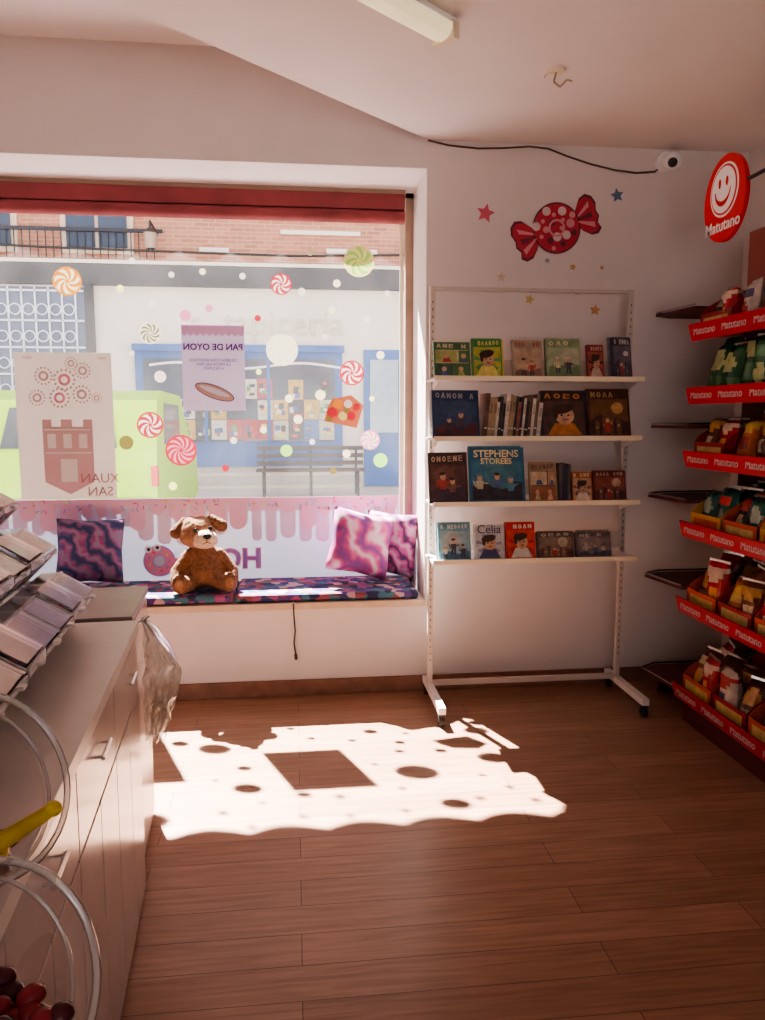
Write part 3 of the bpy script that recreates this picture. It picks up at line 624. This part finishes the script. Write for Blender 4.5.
def bag(mb,c,w,h,t,pal,mc,yaw=0,lean=0,n=10):
    mx=Matrix.Translation(c)@Matrix.Rotation(yaw,4,'Z')@Matrix.Rotation(lean,4,'Y')
    v=[];f=[];fm=[]
    sd=random.random()*50; st=random.randrange(3)
    ms=[plain(p,.25) for p in pal]
    for s_ in (1,-1):
        for i in range(n+1):
            for j in range(n+1):
                u=-1+2*i/n;q=-1+2*j/n
                e=max(0,(1-abs(u)**3)*(1-abs(q)**5))**.6
                wr=.35*noise.noise((u*2.5+sd,q*2.5,s_))
                v.append((s_*t/2*e*(1+wr)+.004*noise.noise((u*6,q*6,sd)),u*w/2*(1-.06*(1-abs(q))),q*h/2+h/2))
    k=(n+1)**2
    for i in range(n):
        for j in range(n):
            a=i*(n+1)+j; u=-1+(2*i+1)/n; q=-1+(2*j+1)/n
            if st==0: c_=1 if (u/.75)**2+((q-.15)/.4)**2<1 else (2 if q<-.45 else 0)
            elif st==1: c_=2 if abs(q-.35)<.22 and abs(u)<.8 else (1 if ((u-.1)/.6)**2+((q+.4)/.35)**2<1 else 0)
            else: c_=1 if q>.2+.5*u*u and q<.75 else (2 if (u/.5)**2+((q+.3)/.3)**2<1 else 0)
            f.append((a,a+1,a+n+2,a+n+1)); fm.append(ms[c_]); f.append((k+a,k+a+n+1,k+a+n+2,k+a+1)); fm.append(ms[c_])
    mb._add(v,f,ms[0],mx,True,fm)
    mb.box((-.002,-w/2,h-.004),(.002,w/2,h+.008),mc,mx)
bagm={'red':[(.34,.015,.025),(.50,.36,.28),(.55,.22,.04)],'green':[(.02,.09,.035),(.36,.40,.18),(.06,.18,.06)],'brown':[(.12,.035,.02),(.40,.20,.06),(.42,.33,.2)],
 'teal':[(.012,.07,.06),(.25,.30,.24),(.36,.04,.03)],'orange':[(.48,.12,.02),(.55,.36,.1),(.28,.03,.02)],'white':[(.46,.38,.33),(.36,.04,.04),(.08,.08,.16)],'black':[(.02,.018,.02),(.25,.04,.035),(.32,.26,.16)]}
boxm={'o':mat('orange_carton',(.48,.07,.02),.5),'y':mat('yellow_carton',(.55,.28,.04),.5),'r':mat('red_carton',(.30,.02,.025),.5)}
lv=[(.16,['o','r','o','r'],['red','brown','white','brown','black'],.15,.21),(.59,['o','r','o','o'],['red','brown','orange','red'],.15,.22),(.96,['y','o','y','r'],['teal','teal','black','teal'],.15,.20),
    (1.295,['r',None,'r',None],['red','brown','orange','brown'],.13,.18),(1.59,[None]*4,['green','green','teal','green'],.17,.235),(1.88,['r',None,None,'r'],['red','black','white','red'],.12,.165)]
for li,(z,bx,bg,w_,h_) in enumerate(lv):
    mb=MB('snack_bags'); y=GY1-.02; k=0
    while y-.26>GY0:
        bm_=bx[k%len(bx)]; y0=y-.26
        if bm_:
            m=boxm[bm_]
            mb.box((GX+.03,y0,z+.001),(GX+.034,y,z+.085),m); mb.box((2.25,y0,z+.001),(2.254,y,z+.2),m)
            mb.box((GX+.0285,y0+.03,z+.02),(GX+.030,y-.03,z+.065),plain((.55,.4,.15) if bm_!='y' else (.5,.08,.04)))
            for ye in (y0,y-.004):
                mb.prism([(GX+.03,ye,z+.001),(2.254,ye,z+.001),(2.254,ye,z+.2),(GX+.2,ye,z+.2),(GX+.06,ye,z+.12),(GX+.03,ye,z+.085)],(0,.004,0),m)
        for d in range(4):
            for q in (0,1):
                bag(mb,(GX+.085+d*.10+random.uniform(-.01,.01),y0+.068+q*.125,z+.006+random.uniform(0,.012)),w_*.86,h_*random.uniform(.88,1.08)+d*.012,.08,bagm[bg[(k+ (d+q)%2*(1 if li!=4 else 0))%len(bg)]],M['signwhite'] if random.random()<.15 else M['chrome'],random.uniform(-.35,.35),random.uniform(-.05,.45))
        y-=.275; k+=1
    mb.obj(gd,recalc=True)

# ------------------------------------------------------------ shop counter
ct=empty('shop_counter',(-.487,2.35,0),R(4.37)); b=MB('carcass')
L=1.85
b.box((-.7,-L,.0),(-.025,0,.845),M['cab'])
b.box((-.72,-L,.846),(.004,.005,.88),M['ctop'])
ys=[-.0,-.46,-.92,-1.38,-1.85]
for i in range(4):
    a,c_=ys[i+1]+.003,ys[i]-.003
    b.box((-.024,a,.66),(-.003,c_,.838),M['cab']) 
    b.box((-.024,a,.02),(-.003,(a+c_)/2-.002,.652),M['cab']); b.box((-.024,(a+c_)/2+.002,.02),(-.003,c_,.652),M['cab'])
    ym=(a+c_)/2
    b.cyl((.015,ym-.05,.775),(.015,ym+.05,.775),.005,M['chrome'],10); b.cyl((-.01,ym-.04,.775),(.015,ym-.04,.775),.004,M['chrome'],8); b.cyl((-.01,ym+.04,.775),(.015,ym+.04,.775),.004,M['chrome'],8)
b.obj(ct,bevel=.002)
md=empty('low_cabinet',(-.545,2.845,0),R(4.37)); b=MB('carcass')
b.box((-.75,-.44,.0),(-.021,0,.855),M['cab']); b.box((-.77,-.445,.856),(0,.0,.88),M['steel']); b.box((-.02,-.435,.02),(-.005,-.005,.84),M['cab'])
b.obj(md,bevel=.003)

# plastic bag hanging at the counter end
pb=MB('plastic_bag'); nn=24; cl=clear('thin_plastic',(.8,.72,.60),.42,.12,.2)
v=[];f=[]
for lay in (0,1):
    for i in range(nn+1):
        for j in range(nn*2+1):
            u=i/nn; q=j/(nn*2)
            wd_=.012+.105*min(1,q*3.4)**.7-.070*max(0,q-.35)*1.5
            x=-.480+u*wd_; z=.885-q*.42-.07*u*(1-q)*min(1,q*3+.3)+.015*math.sin(u*3)*q
            y=2.385+lay*(.012+.03*math.sin(u*math.pi)*min(1,q*3))+.035*noise.noise((u*4,q*7,lay))+.014*math.sin(u*16+q*6)+.012*noise.noise((u*12,q*18,lay))
            v.append((x+.012*noise.noise((u*5,q*7,3+lay)),y,z+.008*noise.noise((u*9,q*3,7))))
    k0=lay*(nn+1)*(nn*2+1)
    for i in range(nn):
        for j in range(nn*2):
            a=k0+i*(nn*2+1)+j; f.append((a,a+1,a+nn*2+2,a+nn*2+1))
pb._add(v,f,cl,None,True); pb.cyl((-.50,2.385,.86),(-.455,2.385,.885),.004,M['chrome']); pb.obj(recalc=False)

# ------------------------------------------------------------ pick and mix bins
acr=clear('clear_acrylic',(.85,.78,.82),.10,.10,.08); edge=clear('acrylic_edge',(.95,.9,.92),.75,.1,.2); lid=clear('acrylic_lid',(.88,.80,.86),.26,.14,.10)
riser=clear('riser_acrylic',(.75,.66,.70),.30,.08,.2)
cm=[mat('candy_%d'%i,cc,.35) for i,cc in enumerate([(.75,.28,.45),(.78,.62,.68),(.38,.70,.14),(.68,.14,.16),(.62,.34,.60),(.52,.38,.70),(.80,.72,.66)])]
choc=mat('chocolate_sweet',(.16,.07,.05),.35)
dp=empty('pick_and_mix_dispenser',(-.487,2.35,0),R(4.37)); b=MB('riser')
NT=5
TX=lambda k:-.160-.098*k
TZ=lambda k:.895+.132*k
for k in range(NT): b.box((TX(k)-.15,-1.25,.8815),(TX(k)-.10,-.06,TZ(k)-.001),riser)
for k in range(NT):
    for yy_ in (-1.26,-.055): b.box((TX(k)-.15,yy_,TZ(k)-.012),(TX(k)-.01,yy_+.005,TZ(k)-.001),edge)
b.obj(dp)
bi=MB('bins'); cd_=MB('sweets')
for k in range(NT):
    for i in range(8):
        y1=-.04-i*.150; y0=y1-.138; x=TX(k); z=TZ(k)
        P=[(x-.035,z),(x+.045,z+.080),(x+.045,z+.095),(x-.040,z+.148),(x-.095,z+.148),(x-.085,z)]
        th=.003
        for ye in (y0,y1-th):
            bi.prism([(p[0],ye,p[1]) for p in P],(0,th,0),acr)
            for A_,B_ in ((P[0],P[1]),(P[2],P[3])): bi.cyl((A_[0],ye,A_[1]),(B_[0],ye,B_[1]),.0028,edge,6)
        def panel(A_,B_,m,o_=0): bi.prism([(A_[0],y0,A_[1]+o_),(B_[0],y0,B_[1]+o_),(B_[0]-th,y0,B_[1]+o_-th),(A_[0]-th,y0,A_[1]+o_-th)],(0,y1-y0,0),m)
        up=random.choice([0,0,0,.010])
        panel(P[0],P[1],acr); panel(P[2],P[3],lid,.004+up)
        bi.box((P[4][0],y0,P[4][1]),(P[3][0],y1,P[4][1]+.003),lid); bi.box((P[5][0],y0,z-.002),(P[0][0],y1,z+.001),acr)
        bi.box((P[1][0]-.002,y0,P[1][1]),(P[1][0]+.004,y1,P[1][1]+.010+up),edge)
        bi.box((P[3][0]-.003,y0,P[3][1]),(P[3][0]+.003,y1,P[3][1]+.006),edge)
        bi.box((P[1][0]+.003,y0+.055,P[1][1]+.006),(P[1][0]+.016,y0+.083,P[1][1]+.014),edge)
        m=cm[(i*3+k*2)%len(cm)]
        for s_ in range(34):
            q=random.random(); cd_.sph((x-.070+q*.085,y0+random.uniform(.018,.120),z+.013+q*.055+random.random()*(.070-q*.035)),(.014,.012,.010),m if random.random()<.8 else random.choice(cm),8,6)
bi.obj(dp,recalc=True); cd_.obj(dp)

# ------------------------------------------------------------ foreground jars
def jar(name,mouth,nv,r,L_,cand,fill=.10):
    nv=Vector(nv).normalized(); mo=Vector(mouth); mb=MB(name)
    prof=[(0,r*.97),(.01,r*.97),(.02,r*.90),(.04,r*.93),(.06,r),(L_-.03,r),(L_-.008,r*.92),(L_,r*.75)]
    a=nv.orthogonal().normalized(); b_=nv.cross(a); n_=40; v=[];f=[]
    for d,rr in prof:
        for k in range(n_):
            t=2*math.pi*k/n_; v.append(mo-nv*d+rr*(math.cos(t)*a+math.sin(t)*b_))
    for i in range(len(prof)-1):
        for k in range(n_): f.append((i*n_+k,i*n_+(k+1)%n_,(i+1)*n_+(k+1)%n_,(i+1)*n_+k))
    f.append(tuple((len(prof)-1)*n_+k for k in range(n_)))
    mb._add(v,f,jm,None,True)
    mb.torus(mo,r*.97,.0040,nv,je); mb.torus(mo-nv*.03,r*.93,.0022,nv,je)
    k=0
    while k<260:
        d=random.uniform(.020,L_-.015); t=random.uniform(0,6.28); rr=r*.86*math.sqrt(random.random())
        p=mo-nv*d+rr*(math.cos(t)*a+math.sin(t)*b_)
        if p.z>mo.z-fill: continue
        mb.sph(p,(.012,.012,.009),random.choice(cand),8,6); k+=1
    return mb
jm=clear('jar_plastic',(.75,.68,.62),.05,.06,.05); je=clear('jar_rim',(.8,.76,.72),.30,.2,.1)
nv=(.72,-.40,.56)
j1=jar('sweet_jar',(-.352,.85,1.098),nv,.112,.215,[choc,mat('liquorice',(.05,.03,.03),.25),cm[3]],.105).obj(recalc=False)
j2=jar('sweet_jar',(-.247,.60,1.045),nv,.098,.20,[mat('berry_candy',(.26,.02,.03),.2),mat('dark_candy',(.08,.015,.02),.2)],.065).obj(recalc=False)
s=MB('sweets_scoop'); ys_=mat('yellow_plastic',(.75,.52,.02),.35)
s.cyl((-.255,.785,1.095),(-.343,.845,1.022),.007,ys_,12,r1=.011); s.sph((-.254,.784,1.096),(.009,.009,.008),ys_)
s.sph((-.378,.868,1.002),(.045,.035,.022),ys_); s.obj()

# ------------------------------------------------------------ exterior street
asph=mat('asphalt',(.30,.27,.27),.9,var=.1); pave=mat('pavement_stone',(.55,.46,.42),.9,var=.1,scale=3)
simple('street_ground',(-40,4.6,-.3),(40,11.2,.10),asph)
simple('street_pavement',(-40,11.2,-.3),(40,13.84,.21),pave)
simple('outdoor_ground',(-40,-40,-.35),(40,4.55,-.12),asph)
fb=empty('street_building'); fm=MB('facade'); plast=mat('facade_plaster',(.80,.70,.60),.9,var=.05,scale=1); blue=mat('shopfront_blue',(.025,.12,.38),.5); dkk=mat('dark_cornice',(.035,.035,.045),.7)
dglass=mat('dark_shop_glass',(.05,.07,.11),.15); gridw=mat('white_ironwork',(.75,.78,.85),.5)
fm.box((-16,14,-.2),(16,16,3.72),plast); fm.box((-16,14.05,3.72),(16,16,10.4),brick_mat()); fm.box((-16,13.85,3.72),(16,14.05,4.05),dkk)
fm.box((-16,13.9,4.08),(16,14.04,4.14),plast)
fm.box((-2.75,13.93,.6),(.86,14,2.68),blue); fm.box((-2.6,13.90,1.05),(.72,13.93,2.50),dglass)
fm.box((-2.78,13.86,2.62),(.90,13.95,2.74),blue)
for x in (-1.55,-.45): fm.box((x-.03,13.87,1.05),(x+.03,13.93,2.5),blue)
fm.box((1.25,13.93,.22),(1.98,14,2.68),blue); fm.box((1.36,13.90,1.2),(1.87,13.93,2.5),mat('door_glass',(.35,.42,.5),.2)); fm.box((2.2,13.9,.22),(2.5,14,3.7),mat('yellow_panel',(.6,.45,.2),.7))
fm.box((-5.9,13.95,1.2),(-3.55,14,3.68),mat('bluegrey_shutter',(.10,.13,.22),.6))
x=-5.9
while x<-3.55:
    fm.box((x,13.90,1.2),(x+.025,13.93,3.68),gridw); x+=.22
for z in (1.3,1.75,2.2,2.65,3.1,3.6): fm.box((-5.9,13.90,z),(-3.55,13.93,z+.03),gridw)
for i in range(10):
    for j in range(5): fm.torus((-5.78+i*.22,13.9,1.5+j*.45),.09,.012,(0,1,0),gridw,16,5)
fm.box((-6.0,13.88,1.1),(-5.92,14,3.74),dkk); fm.box((-3.53,13.88,.22),(-3.40,14,3.74),dkk)
for x in (-5.2,-3.3):
    fm.box((x-.6,13.98,4.25),(x+.6,14.06,6.4),M['lip']); fm.box((x-.5,13.95,4.35),(x-.03,13.99,6.3),dglass); fm.box((x+.03,13.95,4.35),(x+.5,13.99,6.3),dglass)
for q in range(36): fm.box((-6.8+q*.127,13.90,4.16),(-6.785+q*.127,13.92,4.62),dkk)
fm.box((-6.8,13.89,4.6),(-2.2,13.93,4.66),dkk)
for (x,z,w_,h_) in [(-1.6,4.3,.5,.10),(.6,4.35,.9,.08),(-.2,4.66,1.4,.07)]: fm.box((x,13.99,z),(x+w_,14.05,z+h_),plast)
for i in range(24):
    a=i*.14; fm.prism([(-2.5+a,13.895,2.36+.05*math.sin(a*3)),(-2.5+a+.15,13.895,2.36+.05*math.sin((a+.14)*3)),(-2.5+a+.15,13.895,2.40+.05*math.sin((a+.14)*3)),(-2.5+a,13.895,2.40+.05*math.sin(a*3))],(0,.004,0),M['signwhite'])
def pcard(x,z,w,h,rnd):
    base=rnd.choice([(.6,.55,.45),(.60,.35,.06),(.06,.15,.36),(.45,.04,.04),(.05,.05,.07),(.5,.45,.3),(.10,.25,.12)])
    fm.box((x,13.885,z),(x+w,13.90,z+h),plain(base))
    for k in range(5):
        a=rnd.uniform(.05,.55);b_=rnd.uniform(.05,.6); c_=rnd.choice([(.6,.10,.06),(.7,.55,.12),(.05,.10,.3),(.65,.6,.5),(.12,.3,.12),(.03,.03,.04)])
        fm.box((x+w*a,13.883-.001*k,z+h*b_),(x+w*min(.95,a+rnd.uniform(.2,.4)),13.886,z+h*min(.95,b_+rnd.uniform(.12,.35))),plain(c_))
rnd=random.Random(5)
for i in range(12):
    for j in range(3):
        if rnd.random()<.08 or (j==2 and i<5): continue
        pcard(-2.55+i*.272,1.08+j*.36+rnd.uniform(-.01,.01),.262,.345,rnd)
for z in (.28,.5): fm.box((-3.3,13.96,z),(1.2,14,z+.15),mat('plinth_stone',(.5,.44,.4),.9))
fm.obj(fb); text('shop_lettering','s  tapicería',.62,(-.45,13.97,3.12),(R(90),0,0),mat('beige_letters',(.64,.55,.46),.8),fb,.01)
ln=MB('street_lantern'); ln.cyl((-2.30,14.0,4.6),(-2.30,13.3,4.65),.02,M['black']); ln.cyl((-2.3,13.3,4.65),(-2.3,13.3,4.5),.02,M['black']); ln.cyl((-2.3,13.3,4.22),(-2.3,13.3,4.46),.08,M['frame'],12,r1=.11); ln.cyl((-2.3,13.3,4.46),(-2.3,13.3,4.54),.13,M['black'],12,r1=.04); ln.cyl((-2.3,13.3,4.18),(-2.3,13.3,4.22),.05,M['black']); ln.obj(fb)
sb=MB('street_bench'); wd=mat('bench_slats',(.07,.045,.04),.6)
for z in (.70,.82,.94): sb.box((-.62,12.66,z),(1.12,12.69,z+.07),wd)
for y in (12.2,12.32,12.44,12.56): sb.box((-.62,y,.62),(1.12,y+.09,.65),wd)
for x in (-.5,.25,1.0):
    sb.box((x-.02,12.2,.21),(x+.02,12.24,.62),M['black']); sb.box((x-.02,12.64,.21),(x+.02,12.68,1.0),M['black']); sb.box((x-.02,12.2,.59),(x+.02,12.66,.62),M['black'])
sb.obj()
# lime van seen from behind
vn=empty('parked_van'); b=MB('bodywork'); lime=mat('lime_paint',(.36,.62,.015),.5,var=.03); vgl=mat('van_glass',(.04,.05,.06),.1)
VX0,VX1,VY=-3.05,-1.38,7.9
side=[(VY,.40),(VY-.04,.70),(VY,1.15),(VY+.12,1.66),(VY+.35,1.76),(VY+1.7,1.74),(VY+2.4,1.25),(VY+3.1,1.05),(VY+3.25,.40)]
b.prism([(VX0,y,z) for y,z in side],(VX1-VX0,0,0),lime)
b.prism([(VX0+.18,VY-.012,1.18),(VX1-.38,VY-.012,1.18),(VX1-.44,VY+.085,1.58),(VX0+.26,VY+.085,1.58)],(0,-.012,0),vgl)
for xa in (VX0-.01,VX1-.05): b.box((xa,VY-.05,.80),(xa+.06,VY+.04,1.0),M['red'])
b.box((VX0+.02,VY-.12,.42),(VX1-.02,VY,.68),M['gap']); b.box((VX0+.6,VY-.055,.82),(VX1-.6,VY-.035,.94),M['signwhite'])
for xa in (VX0+.02,VX1-.22):
    for yy_ in (VY+.6,VY+2.6): b.cyl((xa,yy_,.42),(xa+.2,yy_,.42),.32,M['rubber'],28)
for xs_ in (VX0-.004,VX1+.004): b.prism([(xs_,VY+.45,1.2),(xs_,VY+1.6,1.2),(xs_,VY+1.5,1.62),(xs_,VY+.5,1.64)],(.004,0,0),vgl)
b.obj(vn,bevel=.03)
b=MB('parked_car'); wc=mat('silver_car_paint',(.35,.35,.38),.3)
b.prism([(x,11.0-1.7,z) for x,z in [(-9.5,.35),(-9.45,.9),(-9.0,1.0),(-8.3,1.5),(-6.6,1.52),(-5.8,1.05),(-5.0,.95),(-4.9,.35)]],(0,1.6,0),wc)
b.prism([(-8.9,9.29,1.02),(-8.25,9.29,1.42),(-6.7,9.29,1.44),(-6.1,9.29,1.05)],(0,-.01,0),vgl)
for x in (-8.6,-5.8): b.cyl((x,9.28,.41),(x,9.5,.41),.31,M['rubber'],24); b.cyl((x,10.7,.41),(x,10.92,.41),.31,M['rubber'],24)
b.obj(bevel=.03)
b=MB('street_cables'); b.tube([(-9,13.8,4.45),(-4,13.8,4.3),(0,13.8,4.25),(5,13.8,4.4)],.02,M['black'],5); b.obj(fb)
aw=MB('unseen_awning'); x=-3.0  # canopy added out of view; its scallops cut the edge of the sun patch
aw.prism([(-3.0,4.552,3.15),(-3.0,4.85,2.95),(-3.0,4.85,2.93),(-3.0,4.552,3.13)],(5.0,0,0),M['redband'])
while x<2.0:
    wd_=.28
    pts=[(x,4.85,2.95),(x+wd_,4.85,2.95)]+[(x+wd_*(1-k/10),4.85,2.87-.055*math.sin(math.pi*k/10)) for k in range(11)]
    aw.prism(pts,(0,.006,0),M['redband']); x+=wd_
aw.obj(win)

# ------------------------------------------------------------ light
wd=bpy.data.worlds.new('sky'); bpy.context.scene.world=wd; wd.use_nodes=True; nt=wd.node_tree; bg=nt.nodes['Background']
tc=nt.nodes.new('ShaderNodeTexCoord'); sx_=nt.nodes.new('ShaderNodeSeparateXYZ'); rp=nt.nodes.new('ShaderNodeValToRGB')
nt.links.new(tc.outputs['Generated'],sx_.inputs[0]); nt.links.new(sx_.outputs['Z'],rp.inputs[0])
rp.color_ramp.elements[0].color=(.95,.93,.91,1); rp.color_ramp.elements[1].color=(.74,.81,.95,1)
nt.links.new(rp.outputs[0],bg.inputs[0]); bg.inputs[1].default_value=2.1
sl=bpy.data.lights.new('sun','SUN'); so=bpy.data.objects.new('sun',sl); C.objects.link(so); sl.energy=78; sl.angle=R(.6); sl.color=(1,.95,.89)
so.rotation_euler=Vector((.53,-1.36,-1.77)).to_track_quat('-Z','Y').to_euler(); so.location=(-3,12,12)
try: bpy.context.scene.view_settings.look='AgX - Medium High Contrast'
except Exception as ex: print(ex)

# ------------------------------------------------------------ camera
cam=bpy.data.cameras.new('camera'); co=bpy.data.objects.new('camera',cam); C.objects.link(co)
cam.sensor_fit='VERTICAL'; cam.sensor_height=36; cam.lens=766/1020*36; cam.clip_start=.05; cam.clip_end=200
co.location=(0,0,1.5); co.rotation_euler=(R(83),0,R(-6.5))
bpy.context.scene.camera=co
